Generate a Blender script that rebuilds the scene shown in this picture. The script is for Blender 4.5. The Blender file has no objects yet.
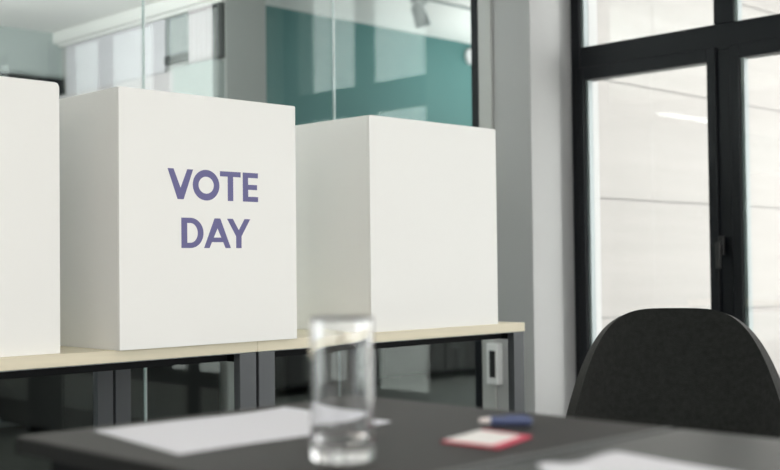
import bpy, bmesh, math, random
from mathutils import Vector, Matrix
random.seed(4)
scn = bpy.context.scene
C = scn.collection
PI = math.pi

# ------------------------------------------------------------------ materials
def mat(name, col, rough=0.6, metal=0.0, spec=0.5, bump=0.0, bscale=200.0, var=0.0, vscale=(8, 8, 8), coat=0.0, sheen=0.0):
    m = bpy.data.materials.new(name); m.use_nodes = True
    nt = m.node_tree; b = nt.nodes['Principled BSDF']
    b.inputs['Base Color'].default_value = (*col, 1)
    b.inputs['Roughness'].default_value = rough
    b.inputs['Metallic'].default_value = metal
    b.inputs['Specular IOR Level'].default_value = spec
    b.inputs['Coat Weight'].default_value = coat
    b.inputs['Sheen Weight'].default_value = sheen
    tc = nt.nodes.new('ShaderNodeTexCoord')
    if var > 0:
        mp = nt.nodes.new('ShaderNodeMapping'); mp.inputs['Scale'].default_value = vscale
        nz = nt.nodes.new('ShaderNodeTexNoise'); nz.inputs['Scale'].default_value = 1.0; nz.inputs['Detail'].default_value = 5
        cr = nt.nodes.new('ShaderNodeValToRGB')
        cr.color_ramp.elements[0].position = 0.3; cr.color_ramp.elements[1].position = 0.7
        cr.color_ramp.elements[0].color = (*[c * (1 - var) for c in col], 1)
        cr.color_ramp.elements[1].color = (*[min(1, c * (1 + var)) for c in col], 1)
        nt.links.new(tc.outputs['Object'], mp.inputs['Vector']); nt.links.new(mp.outputs[0], nz.inputs['Vector'])
        nt.links.new(nz.outputs['Fac'], cr.inputs[0]); nt.links.new(cr.outputs[0], b.inputs['Base Color'])
    if bump > 0:
        n2 = nt.nodes.new('ShaderNodeTexNoise'); n2.inputs['Scale'].default_value = bscale; n2.inputs['Detail'].default_value = 3
        bp = nt.nodes.new('ShaderNodeBump'); bp.inputs['Strength'].default_value = bump; bp.inputs['Distance'].default_value = 0.002
        nt.links.new(tc.outputs['Object'], n2.inputs['Vector']); nt.links.new(n2.outputs['Fac'], bp.inputs['Height'])
        nt.links.new(bp.outputs[0], b.inputs['Normal'])
    return m

def emis(name, col, s):
    m = bpy.data.materials.new(name); m.use_nodes = True
    nt = m.node_tree; nt.nodes.clear()
    e = nt.nodes.new('ShaderNodeEmission'); e.inputs[0].default_value = (*col, 1); e.inputs[1].default_value = s
    o = nt.nodes.new('ShaderNodeOutputMaterial'); nt.links.new(e.outputs[0], o.inputs[0])
    return m

def pane_mat(name, tint, refl):
    m = bpy.data.materials.new(name); m.use_nodes = True
    nt = m.node_tree; nt.nodes.clear()
    t = nt.nodes.new('ShaderNodeBsdfTransparent'); t.inputs[0].default_value = (*tint, 1)
    g = nt.nodes.new('ShaderNodeBsdfGlossy'); g.inputs['Roughness'].default_value = 0.0; g.inputs[0].default_value = (0.92, 1, 0.98, 1)
    # Schlick reflectance of a thin pane, the same from both sides
    ge = nt.nodes.new('ShaderNodeNewGeometry'); vd = nt.nodes.new('ShaderNodeVectorMath'); vd.operation = 'DOT_PRODUCT'
    nt.links.new(ge.outputs['Incoming'], vd.inputs[0]); nt.links.new(ge.outputs['Normal'], vd.inputs[1])
    def mth(op, a, b):
        k = nt.nodes.new('ShaderNodeMath'); k.operation = op
        for i, v in enumerate((a, b)):
            if v is None: continue
            if isinstance(v, (int, float)): k.inputs[i].default_value = v
            else: nt.links.new(v, k.inputs[i])
        return k.outputs[0]
    c = mth('ABSOLUTE', vd.outputs['Value'], None); c = mth('SUBTRACT', 1.0, c); c = mth('POWER', c, 5.0)
    c = mth('MULTIPLY', c, 0.96); f = mth('ADD', c, 0.04)
    mu = nt.nodes.new('ShaderNodeMath'); mu.operation = 'MULTIPLY'; mu.inputs[1].default_value = refl; mu.use_clamp = True
    x = nt.nodes.new('ShaderNodeMixShader'); o = nt.nodes.new('ShaderNodeOutputMaterial')
    nt.links.new(f, mu.inputs[0]); nt.links.new(mu.outputs[0], x.inputs[0])
    nt.links.new(t.outputs[0], x.inputs[1]); nt.links.new(g.outputs[0], x.inputs[2]); nt.links.new(x.outputs[0], o.inputs[0])
    return m

def glass_mat():
    m = bpy.data.materials.new('tumbler_glass'); m.use_nodes = True
    b = m.node_tree.nodes['Principled BSDF']
    b.inputs['Base Color'].default_value = (0.985, 0.99, 1, 1)
    b.inputs['Transmission Weight'].default_value = 1; b.inputs['Roughness'].default_value = 0.0; b.inputs['IOR'].default_value = 1.48
    return m

def panel_wall_mat():
    # pale cladding with dark horizontal joints every 0.64 m and faint long grain
    m = mat('cladding', (0.225, 0.216, 0.207), 0.8, var=0.05, vscale=(0.7, 1, 14))
    return m

M = dict(
    sidewood=mat('sideboard_black', (0.02, 0.021, 0.02), 0.6, spec=.2),
    wall=mat('wall_paint', (0.74, 0.74, 0.71), 0.7, bump=0.1, bscale=150),
    ceil=mat('ceiling_paint', (0.8, 0.8, 0.78), 0.8),
    column=mat('column_paint', (0.365, 0.37, 0.37), 0.7, bump=0.1, bscale=120),
    carpet=mat('carpet', (0.13, 0.13, 0.125), 0.95, bump=0.6, bscale=400, var=0.25, vscale=(60, 60, 60)),
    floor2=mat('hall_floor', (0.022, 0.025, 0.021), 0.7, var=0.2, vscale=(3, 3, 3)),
    frame=mat('window_frame', (0.006, 0.0075, 0.010), 0.4, spec=0.22),
    alu=mat('aluminium', (0.17, 0.20, 0.205), 0.45, metal=0.3),
    fpost=mat('partition_trim', (0.42, 0.43, 0.42), 0.5),
    booth=mat('booth_card', (0.84, 0.84, 0.825), 0.55, spec=0.35, bump=0.06, bscale=90),
    ink=mat('print_ink', (0.115, 0.108, 0.27), 0.55, bump=0.0),
    wood=mat('birch_top', (0.72, 0.66, 0.51), 0.5, var=0.06, vscale=(3, 40, 60)),
    chip=mat('chipboard', (0.30, 0.32, 0.32), 0.9, var=0.5, vscale=(120, 120, 120)),
    leg=mat('steel_leg', (0.075, 0.082, 0.09), 0.45, metal=0.2, spec=0.5),
    beam=mat('steel_beam', (0.006, 0.007, 0.008), 0.7, spec=.15),
    desk=mat('desk_laminate', (0.028, 0.0255, 0.0245), 0.5, spec=0.22, bump=0.08, bscale=500),
    desk2=mat('desk_laminate_grey', (0.034, 0.036, 0.038), 0.36, spec=0.5, bump=0.05, bscale=500),
    paper=mat('paper', (0.70, 0.71, 0.77), 0.7, spec=0.2),
    cardred=mat('card_red', (0.62, 0.03, 0.09), 0.5),
    cardwhite=mat('card_white', (0.86, 0.84, 0.83), 0.4),
    blue=mat('pen_blue', (0.075, 0.10, 0.215), 0.35),
    pink=mat('pen_tip_pale', (0.8, 0.74, 0.73), 0.4),
    fabric=mat('chair_fabric', (0.013, 0.0145, 0.0135), 0.95, spec=0.15, bump=0.5, bscale=700, sheen=0.25, var=0.3, vscale=(90, 90, 90)),
    chairleg=mat('chair_leg_black', (0.02, 0.02, 0.02), 0.4, metal=0.5),
    teal=mat('teal_paint', (0.05, 0.155, 0.15), 0.7),
    nook=mat('nook_paint', (0.42, 0.47, 0.46), 0.7),
    blind=mat('blind_cloth', (0.62, 0.61, 0.645), 0.8, var=0.03, vscale=(2, 2, 20)),
    curtain=mat('curtain_cloth', (0.58, 0.55, 0.565), 0.8),
    greydark=mat('dark_grey_cloth', (0.06, 0.065, 0.065), 0.8),
    grey=mat('mid_grey', (0.27, 0.30, 0.30), 0.5),
    lowpanel=mat('pale_panel', (0.38, 0.42, 0.41), 0.5),
    plastic=mat('white_plastic', (0.72, 0.73, 0.73), 0.4),
    black=mat('black_plastic', (0.015, 0.015, 0.016), 0.35),
    clad=panel_wall_mat(),
    joint=mat('cladding_joint', (0.17, 0.165, 0.165), 0.8),
    ground=mat('paving', (0.70, 0.70, 0.68), 0.9, var=0.15, vscale=(1, 1, 1)),
    strip=mat('strip_metal', (0.11, 0.115, 0.12), 0.45),
    edge=mat('desk_edge_black', (0.012, 0.012, 0.012), 0.6, spec=.2),
    grass=mat('lawn', (0.07, 0.12, 0.04), 0.95, var=0.3, vscale=(3, 3, 3)),
    tube=emis('lamp_tube', (1.0, 0.98, 0.95), 9.0),
    lampw=emis('lamp_disc', (1.0, 1.0, 0.98), 1.2),
    pane=pane_mat('window_glass', (0.96, 0.965, 0.96), 1.3),
    pglass=pane_mat('partition_glass', (0.885, 0.918, 0.912), 0.6),
    gedge=mat('glass_edge', (0.58, 0.66, 0.66), 0.2),
    tumbler=glass_mat(),
)

# ------------------------------------------------------------------ helpers
def box(bm, x0, x1, y0, y1, z0, z1, rot=None):
    vs = [bm.verts.new((x, y, z)) for x in (x0, x1) for y in (y0, y1) for z in (z0, z1)]
    for f in ((0, 1, 3, 2), (4, 6, 7, 5), (0, 4, 5, 1), (2, 3, 7, 6), (0, 2, 6, 4), (1, 5, 7, 3)):
        bm.faces.new([vs[i] for i in f])
    if rot is not None:
        bmesh.ops.transform(bm, matrix=rot, verts=vs)
    return vs

def prism(bm, pts, z0, z1):
    """extrude the 2-D outline pts (x, y) from z0 to z1"""
    a = [bm.verts.new((x, y, z0)) for x, y in pts]; b = [bm.verts.new((x, y, z1)) for x, y in pts]
    n = len(pts); fs = [bm.faces.new(a[::-1]), bm.faces.new(b)]
    for i in range(n): bm.faces.new((a[i], a[(i + 1) % n], b[(i + 1) % n], b[i]))
    return a + b

def cyl(bm, p0, p1, r0, r1=None, n=20, cap=True):
    r1 = r0 if r1 is None else r1
    p0, p1 = Vector(p0), Vector(p1); d = (p1 - p0).normalized()
    a = d.orthogonal().normalized(); b = d.cross(a)
    R = []
    for p, r in ((p0, r0), (p1, r1)):
        R.append([bm.verts.new(p + (a * math.cos(2 * PI * i / n) + b * math.sin(2 * PI * i / n)) * r) for i in range(n)])
    for i in range(n): bm.faces.new((R[0][i], R[0][(i + 1) % n], R[1][(i + 1) % n], R[1][i]))
    if cap: bm.faces.new(R[0][::-1]); bm.faces.new(R[1])

def lathe(bm, prof, n=48):
    rings = []
    for r, z in prof:
        if r < 1e-6: rings.append([bm.verts.new((0, 0, z))])
        else: rings.append([bm.verts.new((r * math.cos(2 * PI * i / n), r * math.sin(2 * PI * i / n), z)) for i in range(n)])
    for A, B in zip(rings, rings[1:]):
        for i in range(n):
            j = (i + 1) % n
            if len(A) == 1 and len(B) == 1: continue
            if len(A) == 1: bm.faces.new((A[0], B[j], B[i]))
            elif len(B) == 1: bm.faces.new((A[i], A[j], B[0]))
            else: bm.faces.new((A[i], A[j], B[j], B[i]))

def obj(name, bm, m, parent=None, bevel=0.0, smooth=False, kind=None):
    bmesh.ops.recalc_face_normals(bm, faces=bm.faces)
    me = bpy.data.meshes.new(name); bm.to_mesh(me); bm.free()
    me.materials.append(M[m] if isinstance(m, str) else m)
    if smooth:
        for p in me.polygons: p.use_smooth = True
    o = bpy.data.objects.new(name, me); C.objects.link(o)
    if parent is not None:
        o.parent = parent
        o.matrix_parent_inverse = Matrix.Identity(4)
        me.transform(Matrix.Translation(-Vector(parent.location))) if parent.get('_w') else None
    if bevel:
        bv = o.modifiers.new('bevel', 'BEVEL'); bv.width = bevel; bv.segments = 3; bv.limit_method = 'ANGLE'
    if kind: o['kind'] = kind
    return o

def bxo(name, b, m, parent=None, bevel=0.0, kind=None):
    bm = bmesh.new(); box(bm, *b); return obj(name, bm, m, parent, bevel, kind=kind)

def thing(name, label=None, cat=None, loc=(0, 0, 0), rz=0.0, group=None, kind=None):
    o = bpy.data.objects.new(name, None); C.objects.link(o); o.location = loc; o.rotation_euler = (0, 0, rz)
    o.empty_display_size = 0.1
    if label: o['label'] = label
    if cat: o['category'] = cat
    if group: o['group'] = group
    if kind: o['kind'] = kind
    return o

def tag(o, label, cat, group=None):
    o['label'] = label; o['category'] = cat
    if group: o['group'] = group
    return o

def off(b, loc):   # world box -> box local to a thing standing at loc
    return (b[0] - loc[0], b[1] - loc[0], b[2] - loc[1], b[3] - loc[1], b[4] - loc[2], b[5] - loc[2])

def dup(root, loc, label=None):
    r = root.copy(); C.objects.link(r); r.location = loc
    if label: r['label'] = label
    for ch in list(root.children):
        c = ch.copy(); C.objects.link(c); c.parent = r
        for g in list(ch.children):
            d = g.copy(); C.objects.link(d); d.parent = c
    return r

S = 'structure'
B = 3.20      # glass partition plane
W = 3.975     # window plane

# ------------------------------------------------------------------ room shell
bxo('floor', (-5.2, 4.35, -4.6, B, -0.1, 0), 'carpet', kind=S)
bxo('ceiling', (-5.2, 4.35, -4.6, B, 2.8, 2.9), 'ceil', kind=S)
bxo('wall_left', (-5.3, -5.2, -4.6, B, 0, 2.8), 'wall', kind=S)
bm = bmesh.new()
box(bm, -5.2, 4.35, -4.8, -4.6, 0, .4); box(bm, -5.2, 4.35, -4.8, -4.6, 2.5, 2.8); box(bm, -5.2, -4.4, -4.8, -4.6, .4, 2.5); box(bm, 3.6, 4.35, -4.8, -4.6, .4, 2.5); box(bm, -.6, -.2, -4.8, -4.6, .4, 2.5)
obj('wall_back', bm, 'wall', kind=S)
for n_, (a, b_) in ((4, (-4.4, -.6)), (5, (-.2, 3.6))):  # unseen back windows, added to light the booth fronts
    w_ = thing('window_%d' % n_, kind=S, loc=((a + b_) / 2, -4.6, .4)); L = w_.location
    bm = bmesh.new()
    for q in ((a, b_, -4.72, -4.65, .4, .47), (a, b_, -4.72, -4.65, 2.43, 2.5), (a, a + .07, -4.72, -4.65, .47, 2.43), (b_ - .07, b_, -4.72, -4.65, .47, 2.43), ((a + b_) / 2 - .04, (a + b_) / 2 + .04, -4.72, -4.65, .47, 2.43)): box(bm, *off(q, L))
    obj('window_frame', bm, 'frame', w_)
    for c0, c1 in ((a + .07, (a + b_) / 2 - .04), ((a + b_) / 2 + .04, b_ - .07)): bxo('pane', off((c0, c1, -4.688, -4.682, .47, 2.43), L), 'pane', w_)
# window wall: sill wall, lintel and piers in one shell
bays = [(1.60, 2.907, 2), (-0.95, 1.10, 3), (-3.5, -1.4, 3)]
ZS, ZH = 0.23, 2.50
bm = bmesh.new()
box(bm, W - 0.0, W + 0.22, -4.6, 2.907, 0, ZS); box(bm, W - 0.0, W + 0.22, -4.6, 2.907, ZH, 2.8)
box(bm, W - 0.06, W + 0.22, -4.6, -3.5, ZS, ZH); box(bm, W - 0.06, W + 0.22, -1.4, -0.95, ZS, ZH); box(bm, W - 0.06, W + 0.22, 1.10, 1.60, ZS, ZH)
obj('wall_right', bm, 'wall', kind=S)
# corner column beside the window
bm = bmesh.new(); box(bm, 3.70, 3.895, 2.907, 3.22, 0, 2.8); obj('trim_1', bm, 'column', kind=S, bevel=0.003)
bxo('trim_2', (3.895, W + 0.22, 2.925, 3.22, 0, 2.8), 'column', kind=S)
bxo('trim_7', (4.19, W + 0.22, 3.22, 3.60, 0, 2.95), 'column', kind=S)
bxo('baseboard_right', (W - 0.015, W, -4.6, 2.9, 0, 0.08), 'plastic', kind=S)

# windows
def window(n, y0, y1, k):
    w = thing('window_%d' % n, kind=S, loc=(W, (y0 + y1) / 2, ZS)); L = w.location
    def p(name, b, m, bev=0.003, parent=None):
        par = parent or w
        return bxo(name, off(b, L), m, par, bev)
    fo = 0.045
    bm = bmesh.new()
    for b in ((W, W + .07, y0, y0 + fo, ZS, ZH), (W, W + .07, y1 - fo, y1, ZS, ZH), (W, W + .07, y0 + fo, y1 - fo, ZS, ZS + .05),
              (W, W + .07, y0 + fo, y1 - fo, ZH - .06, ZH), (W + .005, W + .07, y0 + fo, y1 - fo, 1.724, 1.827)):
        box(bm, *off(b, L))
    pitch = (y1 - y0 - 2 * 0.063) / k
    ms = []
    for i in range(1, k):
        yc = y1 - 0.063 - pitch * i
        if n == 1: yc = 2.201
        ms.append(yc)
        box(bm, *off((W + .002, W + .07, yc - .041, yc + .041, ZS + .05, 1.724), L)); box(bm, *off((W + .002, W + .07, yc - .041, yc + .041, 1.827, ZH - .06), L))
    obj('window_frame', bm, 'frame', w, 0.003)
    edges = [y1 - fo] + [v for yc in ms for v in (yc + .041, yc - .041)] + [y0 + fo]
    for i in range(k):
        a, b_ = edges[2 * i + 1], edges[2 * i]      # low y, high y
        # casement below the transom: leaf frame, glass, handle
        bm = bmesh.new(); s = 0.026
        x0, x1 = W - .012, W + .055
        for q in ((x0, x1, a - .012, a + s, ZS + .04, 1.738), (x0, x1, b_ - s, b_ + .012, ZS + .04, 1.738),
                  (x0, x1, a + s, b_ - s, ZS + .04, ZS + .09), (x0, x1, a + s, b_ - s, 1.685, 1.738)):
            box(bm, *off(q, L))
        sash = obj('sash', bm, 'frame', w, 0.003)
        p('pane', (W - .004, W + .002, a + s, b_ - s, ZS + .09, 1.685), 'pane', 0, sash)
        bm = bmesh.new()
        box(bm, *off((W + .004, W + .034, b_ - s - .014, b_ - s, ZS + .09, 1.685), L))
        obj('glazing_strip', bm, 'alu', sash)
        if i == 0:
            bm = bmesh.new(); yh = a - .030
            box(bm, *off((W - .028, W - .012, yh - .012, yh + .012, .95, 1.02), L)); box(bm, *off((W - .048, W - .028, yh - .009, yh + .009, .975, .995), L))
            box(bm, *off((W - .052, W - .040, yh - .010, yh + .010, .90, .998), L))
            obj('handle', bm, 'black', sash, 0.003)
        p('pane', (W + .006, W + .012, a, b_, 1.827, ZH - .06), 'pane', 0)
        bm = bmesh.new(); box(bm, *off((W + .014, W + .044, b_ - .014, b_, 1.827, ZH - .06), L)); obj('glazing_strip', bm, 'alu', w)
for i, (a, b_, k) in enumerate(bays): window(i + 1, a, b_, k)

# ------------------------------------------------------------------ glass partition
pt = thing('wall_partition', kind=S, loc=(0, B, 0)); L = pt.location
J = [-5.2, -3.675, -2.855, -2.035, -1.215, -0.395, 0.425, 1.245, 2.07, 2.896, 3.70]
for a, b_ in zip(J, J[1:]):
    g = bxo('glass_panel', off((a + .002, b_ - .002, B - .005, B + .005, 0.03, 2.77), L), 'pglass', pt)
for x in J[1:-1]:
    bxo('glass_joint', off((x - .002, x + .002, B - .0055, B + .0055, 0.03, 2.77), L), 'gedge', pt)
bm = bmesh.new()
box(bm, *off((3.688, 3.70, 3.176, 3.212, 0, 2.8), L)); box(bm, *off((-5.2, 3.696, B - .02, B + .02, 0, .03), L)); box(bm, *off((-5.2, 3.696, B - .02, B + .02, 2.77, 2.8), L))
obj('partition_frame', bm, 'frame', pt, 0.002)
bm = bmesh.new(); box(bm, *off((3.692, 3.70, 3.125, 3.178, 0, 2.8), L)); box(bm, *off((3.686, 3.70, 3.102, 3.124, 0, 2.8), L))
obj('partition_post', bm, 'fpost', pt, 0.003)

# ------------------------------------------------------------------ the rooms beyond the glass
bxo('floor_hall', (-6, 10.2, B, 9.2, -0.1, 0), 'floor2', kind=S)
bxo('ceiling_hall', (3.6, 10.2, B + .02, 9.2, 2.95, 3.05), 'ceil', kind=S)
bxo('wall_teal', (3.86, 10.2, 7.0, 7.1, 0, 2.95), 'teal', kind=S)
bxo('wall_hall_pier', (3.6, 3.862, 4.8, 7.1, 0, 2.95), 'fpost', kind=S)
bxo('ceiling_nook', (-6, 3.6, B + .02, 6.5, 2.37, 3.05), 'ceil', kind=S)
bxo('wall_nook', (-6, 3.6, 6.47, 6.57, 0, 2.37), 'nook', kind=S)
bm = bmesh.new(); box(bm, 3.54, 3.6, 4.8, 6.47, 2.305, 2.37); box(bm, 3.575, 3.6, 4.8, 6.47, 2.29, 2.305); obj('trim_3', bm, 'ceil', kind=S)
# dark rail of the board on the nook wall
t = thing('wall_board', 'dark-framed board on the pale far wall beyond the glass, upper left', 'board', (3.05, 6.47, 1.1)); L = t.location
bm = bmesh.new()
for b in ((2.4, 3.585, 6.42, 6.468, 2.035, 2.085), (3.55, 3.585, 6.42, 6.468, 1.1, 2.035), (2.4, 2.44, 6.42, 6.468, 1.1, 2.035), (2.4, 3.585, 6.42, 6.468, 1.06, 1.1)): box(bm, *off(b, L))
obj('board_frame', bm, 'frame', t); bxo('board_surface', off((2.44, 3.55, 6.44, 6.468, 1.1, 2.035), L), 'grey', t)
# window dressing on the side wall of the nook
def dress(name, y0, y1, z0, z1, x, m, label, cat, folds=0):
    bm = bmesh.new()
    n = max(2, folds * 8); pts = []
    for i in range(n + 1):
        y = y0 + (y1 - y0) * i / n
        pts.append((x + (0.012 * math.sin(2 * PI * folds * i / n) if folds else 0), y))
    back = [(px + .008, py) for px, py in reversed(pts)]
    prism(bm, pts + back, z0, z1)
    return tag(obj(name, bm, m), label, cat)
dress('roller_blind', 5.335, 6.40, 1.99, 2.285, 3.588, 'blind', 'wide white roller blind beyond the glass, above the lettered booth', 'blind')
dress('fabric_panel', 5.10, 5.33, 2.03, 2.285, 3.59, 'grey', 'grey hanging fabric panel between the white roller blind and the white curtain', 'panel')
bxo('trim_4', (3.58, 3.598, 5.10, 5.33, 2.03, 2.075), 'greydark', kind=S)
dress('curtain', 4.885, 5.10, 1.99, 2.30, 3.585, 'curtain', 'white curtain hanging beyond the glass, right of the grey fabric panel', 'curtain', 5)
dress('curtain', 4.805, 4.885, 2.00, 2.30, 3.585, 'greydark', 'dark grey curtain at the end of the wall beyond the glass', 'curtain', 3)
bxo('trim_5', (3.52, 3.598, 4.81, 5.165, 1.2, 1.985), 'lowpanel', kind=S)
bxo('trim_6', (3.54, 3.598, 5.17, 6.465, 1.2, 1.975), 'curtain', kind=S)

# low dark sideboards behind the glass
def sideboard(cx, y, w, h, label, rz=0):
    t = thing('sideboard', label, 'sideboard', (cx, y, 0), rz)
    bxo('body', (-w / 2, w / 2, -.22, .22, 0.06, h), 'sidewood', t, .004)
    n = int(w / .6); dw = w / n
    for i in range(n):
        x = -w / 2 + i * dw
        d = bxo('door', (x + .006, x + dw - .006, -.24, -.22, .08, h - .02), 'sidewood', t, .003)
        bxo('handle', (x + dw - .06, x + dw - .045, -.26, -.24, h * .5, h * .7), 'leg', d)
    for x in (-w / 2 + .1, w / 2 - .1): bxo('leg', (x - .03, x + .03, -.1, .1, 0, .06), 'black', t)
sideboard(1.6, 6.2, 2.6, 1.0, 'low dark sideboard beyond the glass, below the left-hand table')
sideboard(3.33, 5.55, 1.5, 1.0, 'added low dark sideboard side-on beyond the glass, left of the paired grey table legs', -PI / 2)  # put in to cover the pale wall and darken the view beneath the tables
sideboard(6.6, 6.6, 3.4, .75, 'added low dark sideboard along the teal wall, below the right-hand table')  # put in as a dark backing for the glass beneath the table

# spot lamp on the hall ceiling
t = thing('spot_lamp', 'grey spot lamp hanging from the white ceiling of the teal room', 'lamp', (6.30, 6.0, 2.95))
bm = bmesh.new(); cyl(bm, (-.55, 0, -.012), (.9, 0, -.012), .012); obj('rail', bm, 'grey', t)
bm = bmesh.new(); cyl(bm, (0, 0, -.02), (0, 0, -.12), .012); box(bm, -.06, .06, -.03, .03, -.06, -.025); obj('arm', bm, 'grey', t)
bm = bmesh.new(); cyl(bm, (-.02, .0, -.07), (.03, -.02, -.23), .05, .06, 24); obj('lamp_head', bm, 'grey', t, smooth=False)
# round lamp on teal wall
t = thing('wall_lamp', 'small round white lamp high on the teal wall', 'lamp', (8.02, 6.998, 2.83))
bm = bmesh.new(); cyl(bm, (0, -.03, 0), (0, 0, 0), .075, n=32); obj('backplate', bm, 'plastic', t)
bm = bmesh.new(); lathe(bm, [(0, .05), (.03, .047), (.052, .035), (.068, .015), (.07, 0), (0, 0)], 32)
bmesh.ops.transform(bm, matrix=Matrix.Translation((0, -.03, 0)) @ Matrix.Rotation(PI / 2, 4, 'X'), verts=bm.verts); obj('shade', bm, 'lampw', t, smooth=True)

# switch box on the partition post, seen under the table end
t = thing('wall_socket', 'pale grey socket box on the column beneath the right table end', 'socket', (3.70, 3.101, .43))
bm = bmesh.new(); box(bm, -.035, 0, -.031, .031, 0, .17); obj('housing', bm, 'plastic', t, .005)
bm = bmesh.new(); box(bm, -.038, -.034, -.018, .011, .03, .14); obj('socket_strip', bm, 'black', t, .001)

# ------------------------------------------------------------------ outdoors
bm = bmesh.new(); zs = [-1.5, -0.01, 0.63, 1.27, 1.91, 2.55, 3.19, 3.83, 4.47, 5.11]
for a, b_ in zip(zs, zs[1:]): box(bm, 4.20, 13.0, 3.60, 3.64, a + .004, b_ - .004)
cw = thing('wall_wing', kind=S, loc=(0, 0, 0))
obj('cladding', bm, 'clad', cw)
bm = bmesh.new(); box(bm, 4.205, 12.99, 3.607, 3.635, -1.5, 5.11); obj('joint_backing', bm, 'joint', cw)
bxo('ground_paving', (W + .22, 30, -30, 3.6, -1.3, -1.2), 'ground', kind=S)

# ------------------------------------------------------------------ counter tables
YF = 2.314; TD = 0.70
def long_table(x0, x1, label):
    t = thing('long_table', label, 'table', ((x0 + x1) / 2, YF + TD / 2, 0), group='tables carrying the booths'); L = t.location
    bxo('tabletop', off((x0 + .0002, x1 - .0002, YF, YF + TD, .7125, .74), L), 'wood', t, .0015)
    bxo('underside', off((x0 + .004, x1 - .004, YF + .004, YF + TD - .004, .7105, .7126), L), 'chip', t)
    bm = bmesh.new()
    box(bm, *off((x0 + .057, x1 - .057, YF + .05, YF + .075, .690, .7105), L)); obj('beam', bm, 'beam', t, .002)
    bxo('beam', off((x0 + .057, x1 - .057, YF + TD - .055, YF + TD - .03, .685, .7105), L), 'beam', t, .002)
    for xx in (x0 + .004, x1 - .056):
        bm = bmesh.new(); box(bm, *off((xx + .008, xx + .044, YF + .026, YF + TD - .026, .688, .7105), L)); obj('side_rail', bm, 'beam', t, .001)
        for yy in (YF + .001, YF + TD - .026):
            g = bxo('leg', off((xx, xx + .052, yy, yy + .025, .008, .7105), L), 'leg', t, .002)
            bxo('foot', off((xx + .012, xx + .04, yy + .002, yy + .023, 0, .009), L), 'black', g)
    for fx in (.16, .38, .62, .84):
        xx = x0 + (x1 - x0) * fx
        bm = bmesh.new(); box(bm, *off((xx - .045, xx + .045, YF + .076, YF + .13, .702, .7105), L)); obj('bracket', bm, 'beam', t, .001)
    return t
long_table(1.8270, 2.9, 'birch-topped table with grey legs under the blank right-hand booth, ending by the column')
long_table(0.754, 1.8270, 'birch-topped table with dark legs under the lettered booth, running off left')

# ------------------------------------------------------------------ voting booths
def booth(x0, x1, y, h, label, depth=.42, rc=0.004):
    t = thing('voting_booth', label, 'voting booth', ((x0 + x1) / 2, y, .74), group='voting booths')
    w = (x1 - x0) / 2; th = .006
    bm = bmesh.new()
    pts = [(-w, 0), (w, 0)]
    for k in range(7): a = PI / 2 * k / 6; pts.append((w - rc + rc * math.cos(a), h - rc + rc * math.sin(a)))
    for k in range(7): a = PI / 2 + PI / 2 * k / 6; pts.append((-w + rc + rc * math.cos(a), h - rc + rc * math.sin(a)))
    prism(bm, pts, 0, th)
    bmesh.ops.transform(bm, matrix=Matrix.Translation((0, th, 0)) @ Matrix.Rotation(PI / 2, 4, 'X'), verts=bm.verts)
    obj('front_panel', bm, 'booth', t, .0012)
    for s in (-1, 1):
        bm = bmesh.new(); xa = -w if s < 0 else w - th
        box(bm, xa, xa + th, th + .0005, depth, 0, h - .0005); obj('side_panel', bm, 'booth', t, .0012)
    return t
booth(.770, 1.2935, 2.337, .600, 'plain white voting booth cut off by the left edge, left of the lettered booth', rc=.012)
b2 = booth(1.4165, 1.940, 2.2935, .600, 'white voting booth printed with VOTE DAY in violet letters')
booth(2.235, 2.7815, 2.325, .606, 'blank white voting booth at the right end, behind the drinking glass', rc=.006)

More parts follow.
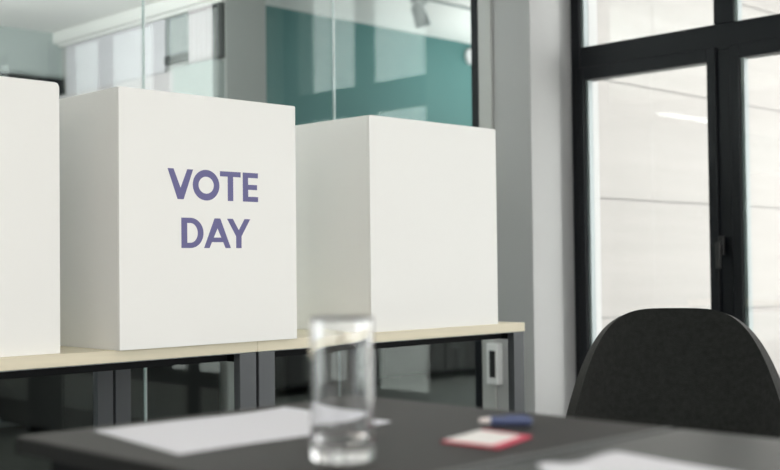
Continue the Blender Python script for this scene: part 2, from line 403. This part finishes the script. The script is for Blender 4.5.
# lettering, drawn as outlines in the plane of the panel (x, z in metres, world)
def letters():
    out = []
    s = .0165  # stroke
    def V(x0, x1, z0, z1):
        m = (x0 + x1) / 2; k = .0165
        return [[(x0, z1), (x0 + k, z1), (m, z0 + .027), (x1 - k, z1), (x1, z1), (m + .0085, z0), (m - .0085, z0)]]
    def O(x0, x1, z0, z1):
        cx, cz, rx, rz = (x0 + x1) / 2, (z0 + z1) / 2, (x1 - x0) / 2, (z1 - z0) / 2; n = 48
        q = []
        for i in range(n):
            a, b_ = 2 * PI * i / n, 2 * PI * (i + 1) / n
            q.append([(cx + rx * math.cos(a), cz + rz * math.sin(a)), (cx + rx * math.cos(b_), cz + rz * math.sin(b_)),
                      (cx + (rx - s) * math.cos(b_), cz + (rz - s) * math.sin(b_)), (cx + (rx - s) * math.cos(a), cz + (rz - s) * math.sin(a))])
        return q
    def R(a, b_, c, d): return [(a, c), (b_, c), (b_, d), (a, d)]
    def T(x0, x1, z0, z1):
        m = (x0 + x1) / 2
        return [R(x0, x1, z1 - .0125, z1), R(m - s / 2, m + s / 2, z0, z1 - .0125)]
    def E(x0, x1, z0, z1):
        h = .0125; m = (z0 + z1) / 2
        return [R(x0, x0 + s, z0, z1), R(x0 + s, x1, z1 - h, z1), R(x0 + s, x1 - .003, m - h / 2, m + h / 2), R(x0 + s, x1, z0, z0 + h)]
    def D(x0, x1, z0, z1):
        h = .0125; rz = (z1 - z0) / 2; cz = (z0 + z1) / 2; xc = x0 + .026; rx = x1 - xc
        q = [R(x0, x0 + s, z0, z1), R(x0 + s, xc, z1 - h, z1), R(x0 + s, xc, z0, z0 + h)]
        n = 26
        for i in range(n):
            a, b_ = -PI / 2 + PI * i / n, -PI / 2 + PI * (i + 1) / n
            q.append([(xc + rx * math.cos(a), cz + rz * math.sin(a)), (xc + rx * math.cos(b_), cz + rz * math.sin(b_)),
                      (xc + (rx - s) * math.cos(b_), cz + (rz - h) * math.sin(b_)), (xc + (rx - s) * math.cos(a), cz + (rz - h) * math.sin(a))])
        return q
    def A(x0, x1, z0, z1):
        m = (x0 + x1) / 2; k = .016; c = .0085
        za, zb = z0 + .0145, z0 + .0255
        apex = z1 - .024
        f = lambda z: k + (m - x0 - k) * (z - z0) / (apex - z0)      # inner edge offset from x0
        return [[(x0, z0), (x0 + k, z0), (m, apex), (m, z1), (m - c, z1)], [(x1, z0), (x1 - k, z0), (m, apex), (m, z1), (m + c, z1)],
                [(x0 + f(za) - .001, za), (x1 - f(za) + .001, za), (x1 - f(zb) + .001, zb), (x0 + f(zb) - .001, zb)]]
    def Y(x0, x1, z0, z1):
        m = (x0 + x1) / 2; k = .0175; zj = z0 + .029
        return [[(x0, z1), (x0 + k, z1), (m, zj + .015), (m, zj), (m - s / 2, zj)], [(x1, z1), (x1 - k, z1), (m, zj + .015), (m, zj), (m + s / 2, zj)],
                R(m - s / 2, m + s / 2, z0, zj)]
    r1, r2 = (1.088, 1.160), (.9725, 1.0445)
    out += [('V', V(1.5475, 1.6195, *r1)), ('O', O(1.6185, 1.6965, r1[0] - .001, r1[1] + .001)), ('T', T(1.6985, 1.7615, *r1)), ('E', E(1.7680, 1.8155, *r1))]
    out += [('D', D(1.5850, 1.6485, *r2)), ('A', A(1.6500, 1.7300, *r2)), ('Y', Y(1.7190, 1.7900, *r2))]
    return out
X0, Y0, Z0 = b2.location
for ch, polys in letters():
    bm = bmesh.new()
    for p in polys:
        # the outline lies on the panel's face; 0.4 mm thick ink film
        a = [bm.verts.new((x - X0 + (Y0 - 2.2935) * 1.0 * 0, -.0004, z - Z0)) for x, z in p]; b_ = [bm.verts.new((x - X0, .0002, z - Z0)) for x, z in p]
        n = len(p); bm.faces.new(a); bm.faces.new(b_[::-1])
        for i in range(n): bm.faces.new((a[i], b_[i], b_[(i + 1) % n], a[(i + 1) % n]))
    o = obj('printed_letter', bm, 'ink', b2)

# ------------------------------------------------------------------ foreground desks
def desk(x0, x1, y0, y1, m, label, rcs=(.04, .008, .004, .004), strip=False):
    t = thing('desk', label, 'table', ((x0 + x1) / 2, (y0 + y1) / 2, 0), group='dark desks in the foreground'); L = t.location
    w, d = (x1 - x0) / 2, (y1 - y0) / 2; pts = []
    for sx, sy, a0, rc in ((1, 1, 0, rcs[0]), (-1, 1, PI / 2, rcs[1]), (-1, -1, PI, rcs[2]), (1, -1, 1.5 * PI, rcs[3])):
        cx, cy = sx * (w - rc), sy * (d - rc)
        for k in range(6):
            a = a0 + PI / 2 * k / 5; pts.append((cx + rc * math.cos(a), cy + rc * math.sin(a)))
    bm = bmesh.new(); prism(bm, [(x * (1 - .002 / w), y * (1 - .002 / d)) for x, y in pts], .7385, .74); obj('tabletop', bm, m, t, .0005)
    if strip: bxo('metal_strip', (-w + .003, w - .003, -d + .001, -d + .012, .7395, .7404), 'strip', t)
    bm = bmesh.new(); prism(bm, pts, .722, .7385); obj('edge_band', bm, 'edge', t, .001)
    bm = bmesh.new()
    for b in ((-w + .03, w - .03, -d + .03, -d + .055, .68, .722), (-w + .03, w - .03, d - .055, d - .03, .68, .722), (-w + .03, -w + .055, -d + .055, d - .055, .68, .722), (w - .055, w - .03, -d + .055, d - .055, .68, .722)): box(bm, *b)
    obj('apron', bm, 'beam', t)
    for sx in (-1, 1):
        for sy in (-1, 1):
            bm = bmesh.new(); cyl(bm, (sx * (w - .04), sy * (d - .04), 0), (sx * (w - .045), sy * (d - .045), .68), .014, .017); obj('leg', bm, 'beam', t)
    return t
desk(.618, 1.150, .703, 1.222, 'desk', 'dark charcoal desk holding the drinking glass, pen and card', strip=True)
desk(.618, 1.150, .150, .700, 'desk2', 'dark grey desk at the lower right, nearer than the one with the glass', (.004,) * 4)

# drinking glass
GX, GY = .754, .826
t = bm = bmesh.new(); r = .0305; H = .137
lathe(bm, [(0, .0005), (r - .004, .0005), (r - .0012, .002), (r, .006), (r, .008), (r, .012), (r, .05), (r, H - .006), (r, H - .003), (r, H - .001), (r - .0004, H - .0002), (r - .0009, H), (r - .0014, H - .0002), (r - .0018, H - .001), (r - .0018, H - .003), (r - .0018, H - .006), (r - .0018, .06), (r - .002, .032), (r - .0026, .026), (r - .0034, .0225), (r - .005, .019), (r - .012, .0165), (0, .016)], 64)
o = obj('drinking_glass', bm, 'tumbler', smooth=True); o.location = (GX, GY, .7404)
tag(o, 'tall empty clear drinking glass on the dark desk', 'glass')

# paper sheets
def sheet(name, pts, z, label, curl, m='paper', n=16, th=.0004):
    bm = bmesh.new(); A, B_, C_, D_ = [Vector((*p, 0)) for p in pts]
    g = []
    for i in range(n + 1):
        row = []
        for j in range(n + 1):
            u, v = i / n, j / n
            p = A.lerp(B_, u).lerp(D_.lerp(C_, u), v); p.z = z + curl(u, v); row.append(bm.verts.new(p))
        g.append(row)
    for i in range(n):
        for j in range(n): bm.faces.new((g[i][j], g[i + 1][j], g[i + 1][j + 1], g[i][j + 1]))
    o = obj(name, bm, m, smooth=True); s = o.modifiers.new('thickness', 'SOLIDIFY'); s.thickness = th; s.offset = 1
    return tag(o, label, 'paper', None)
sheet('paper_sheet', [(.700, 1.190), (.975, 1.180), (.965, .972), (.668, .974)], .7404, 'white sheet of paper lying behind the glass on the charcoal desk', lambda u, v: .004 * max(0, u - .6) ** 2 * 4 + .0006 * math.sin(5 * u))
sheet('paper_sheet', [(.835, .655), (.940, .640), (.930, .430), (.640, .455)], .7404, 'white paper sheet with wavy raised edge, nearest the camera at the bottom',
      lambda u, v: .006 * (1 - v) ** 2 * (0.6 + .4 * math.cos(7 * u)))

# card in a red-edged sleeve
def card():
    pts = [(.897, .829), (.990, .851), (.985, .779), (.902, .756)]
    cx, cy = sum(p[0] for p in pts) / 4, sum(p[1] for p in pts) / 4
    t = thing('badge_card', 'small white card with crimson border lying beside the blue pen', 'card', (cx, cy, .7404))
    bm = bmesh.new(); prism(bm, [(x - cx, y - cy) for x, y in pts], 0, .0022); obj('border', bm, 'cardred', t, .0008)
    k = (.80, .80)
    bm = bmesh.new(); prism(bm, [((x - cx) * .84 - .004, (y - cy) * .84 + .003) for x, y in pts], .0021, .0030); obj('insert', bm, 'cardwhite', t, .0003)
card()
# blue pen
t = thing('blue_pen', 'thick blue pen with pale tip lying behind the white card', 'pen', (1.040, .862, .7456), math.atan2(-.044, .037) )
bm = bmesh.new(); cyl(bm, (-.016, 0, 0), (.029, 0, 0), .0052, .0052, 24); cyl(bm, (.029, 0, 0), (.032, 0, 0), .0052, .003, 24); obj('barrel', bm, 'blue', t, .0005)
bm = bmesh.new(); cyl(bm, (-.029, 0, 0), (-.016, 0, 0), .0028, .0045, 20); obj('tip', bm, 'pink', t, .0005)
bm = bmesh.new(); box(bm, .002, .026, -.0015, .0015, .0050, .0070); obj('clip', bm, 'blue', t)

# ------------------------------------------------------------------ chair
def chair(loc, rz, label):
    t = thing('shell_chair', label, 'chair', loc, rz)
    # local: +y is where the sitter faces; one upholstered shell swept from seat front to top of back
    seat = [(.235, .430, .185), (.225, .452, .205), (.15, .462, .225), (.05, .452, .236), (-.05, .446, .241), (-.13, .452, .241), (-.175, .475, .240)]
    n = 26; bm = bmesh.new(); g = []; HW = .238; nb = 12
    us = [-1 + 2 * i / n for i in range(n + 1)]
    sx_ = lambda u: math.sin(u * PI / 2 * .9) / math.sin(PI / 2 * .9)
    for k, (y, z, w) in enumerate(seat):
        row = []
        for u in us:
            x = w * sx_(u); e = abs(x / .24) ** 3
            row.append(bm.verts.new((x, y + (.06 * e if k == 6 else 0), z + .035 * e * k / 6)))
        g.append(row)
    for k in range(nb + 1):
        v = k / nb; row = []
        for u in us:
            x = HW * sx_(u) * (1 - .0 * v); e = abs(x / HW) ** 2.6
            zt = max(.535, .823 - .19 * (abs(x) / .216) ** 4.3)
            z = .51 + .012 * e + v * (zt - .51 - .012 * e)
            row.append(bm.verts.new((x, -.197 - .046 * (z - .51) / .31 + .10 * e, z)))
        g.append(row)
    N = len(g)
    for k in range(N - 1):
        for i in range(n): bm.faces.new((g[k][i], g[k][i + 1], g[k + 1][i + 1], g[k + 1][i]))
    o = obj('shell', bm, 'fabric', t, smooth=True)
    s = o.modifiers.new('pad', 'SOLIDIFY'); s.thickness = .030; s.offset = 0
    b = o.modifiers.new('round', 'BEVEL'); b.width = .012; b.segments = 3; b.limit_method = 'ANGLE'; b.angle_limit = math.radians(50)
    q = o.modifiers.new('smooth', 'SUBSURF'); q.levels = 2; q.render_levels = 2
    bm = bmesh.new(); box(bm, -.12, .12, -.13, .13, .405, .428); obj('seat_frame', bm, 'chairleg', t, .004)
    for sx in (-1, 1):
        for sy in (-1, 1):
            bm = bmesh.new(); cyl(bm, (sx * .23, sy * .22, 0), (sx * .11, sy * .11, .41), .010, .014); obj('leg', bm, 'chairleg', t)
    return t
chair((2.052, 1.250, 0), math.radians(122), 'dark charcoal upholstered shell chair in front of the windows')

# ------------------------------------------------------------------ light
def ceiling_lamp(x, y, z, l, rz, label):
    t = thing('ceiling_lamp', label, 'lamp', (x, y, z), rz)
    bm = bmesh.new(); box(bm, -l / 2, l / 2, -.06, .06, -.05, 0); obj('housing', bm, 'plastic', t, .003)
    bm = bmesh.new(); box(bm, -l / 2 + .02, l / 2 - .02, -.045, .045, -.056, -.05); obj('diffuser', bm, 'tube', t)
ceiling_lamp(-2.1, 5.9, 2.37, 1.2, 0, 'linear ceiling lamp of the nook, far left beyond the glass')

def area(name, loc, rot, sx, sy, power, col=(1, 1, 1), portal=False):
    l = bpy.data.lights.new(name, 'AREA'); l.shape = 'RECTANGLE'; l.size = sx; l.size_y = sy; l.energy = power; l.color = col
    if portal: l.cycles.is_portal = True
    o = bpy.data.objects.new(name, l); C.objects.link(o); o.location = loc; o.rotation_euler = rot
    return o
for a, b_, k in bays:
    area('window_portal', (W + .25, (a + b_) / 2, (ZS + ZH) / 2), (0, PI / 2, 0), ZH - ZS, b_ - a, 1, portal=True)
for a, b_ in ((-4.4, -.6), (-.2, 3.6)):
    area('window_portal', ((a + b_) / 2, -4.85, 1.45), (PI / 2, 0, 0), b_ - a, 2.1, 1, portal=True)
area('hall_portal', (10.25, 5.3, 1.45), (0, PI / 2, 0), 2.9, 3.4, 1, portal=True)
area('room_fill', (0.3, 0.3, 2.75), (0, 0, 0), 2.4, 1.2, 18, (1, .90, .80))  # added warm fill under the ceiling, no fixture there
area('room_fill', (-2.5, 0.0, 2.75), (0, 0, 0), 2.0, 2.0, 50, (1, .90, .80))  # second added fill, warms the booth sides
area('hall_fill', (6.4, 5.0, 2.9), (0, 0, 0), 2.5, 1.0, 20, (.95, 1, 1))  # added cool fill for the teal room, apart from its visible lamps
area('nook_fill_up', (1.6, 4.6, 1.1), (PI, 0, 0), 1.5, 1.0, 90, (1, .99, .97))  # upward fill added out of sight behind the booths, brightens the nook ceiling
area('hall_fill_up', (8.2, 5.2, 1.9), (PI, 0, 0), 1.5, 1.5, 100, (1, .99, .97))  # added upward fill hidden by the column, brightens the hall ceiling

w = bpy.data.worlds.new('sky'); scn.world = w; w.use_nodes = True
bg = w.node_tree.nodes['Background']; bg.inputs[0].default_value = (1, .99, .975, 1); bg.inputs[1].default_value = 6.3

# ------------------------------------------------------------------ camera
F, YAW, PITCH, ROLL, HZ = 1160.9, .7882, .0258, -.0113, .9268
import json
fw = Vector((math.cos(YAW) * math.cos(PITCH), math.sin(YAW) * math.cos(PITCH), math.sin(PITCH)))
r_ = Vector((math.sin(YAW), -math.cos(YAW), 0)); u_ = r_.cross(fw)
c_, s_ = math.cos(ROLL), math.sin(ROLL)
R2 = c_ * r_ + s_ * u_; U2 = -s_ * r_ + c_ * u_
cd = bpy.data.cameras.new('camera'); co = bpy.data.objects.new('camera', cd); C.objects.link(co)
mw = Matrix.Identity(4)
for i in range(3): mw[i][0], mw[i][1], mw[i][2] = R2[i], U2[i], -fw[i]
mw[2][3] = HZ
co.matrix_world = mw
cd.sensor_width = 36; cd.sensor_fit = 'HORIZONTAL'; cd.lens = F * 36 / 780; cd.clip_start = .05; cd.clip_end = 200
cd.dof.use_dof = True; cd.dof.focus_distance = 2.75; cd.dof.aperture_fstop = 3.4
scn.camera = co
vs = scn.view_settings; vs.view_transform = 'Standard'; vs.look = 'None'; vs.exposure = -0.07; vs.gamma = 1; vs.use_curve_mapping = False
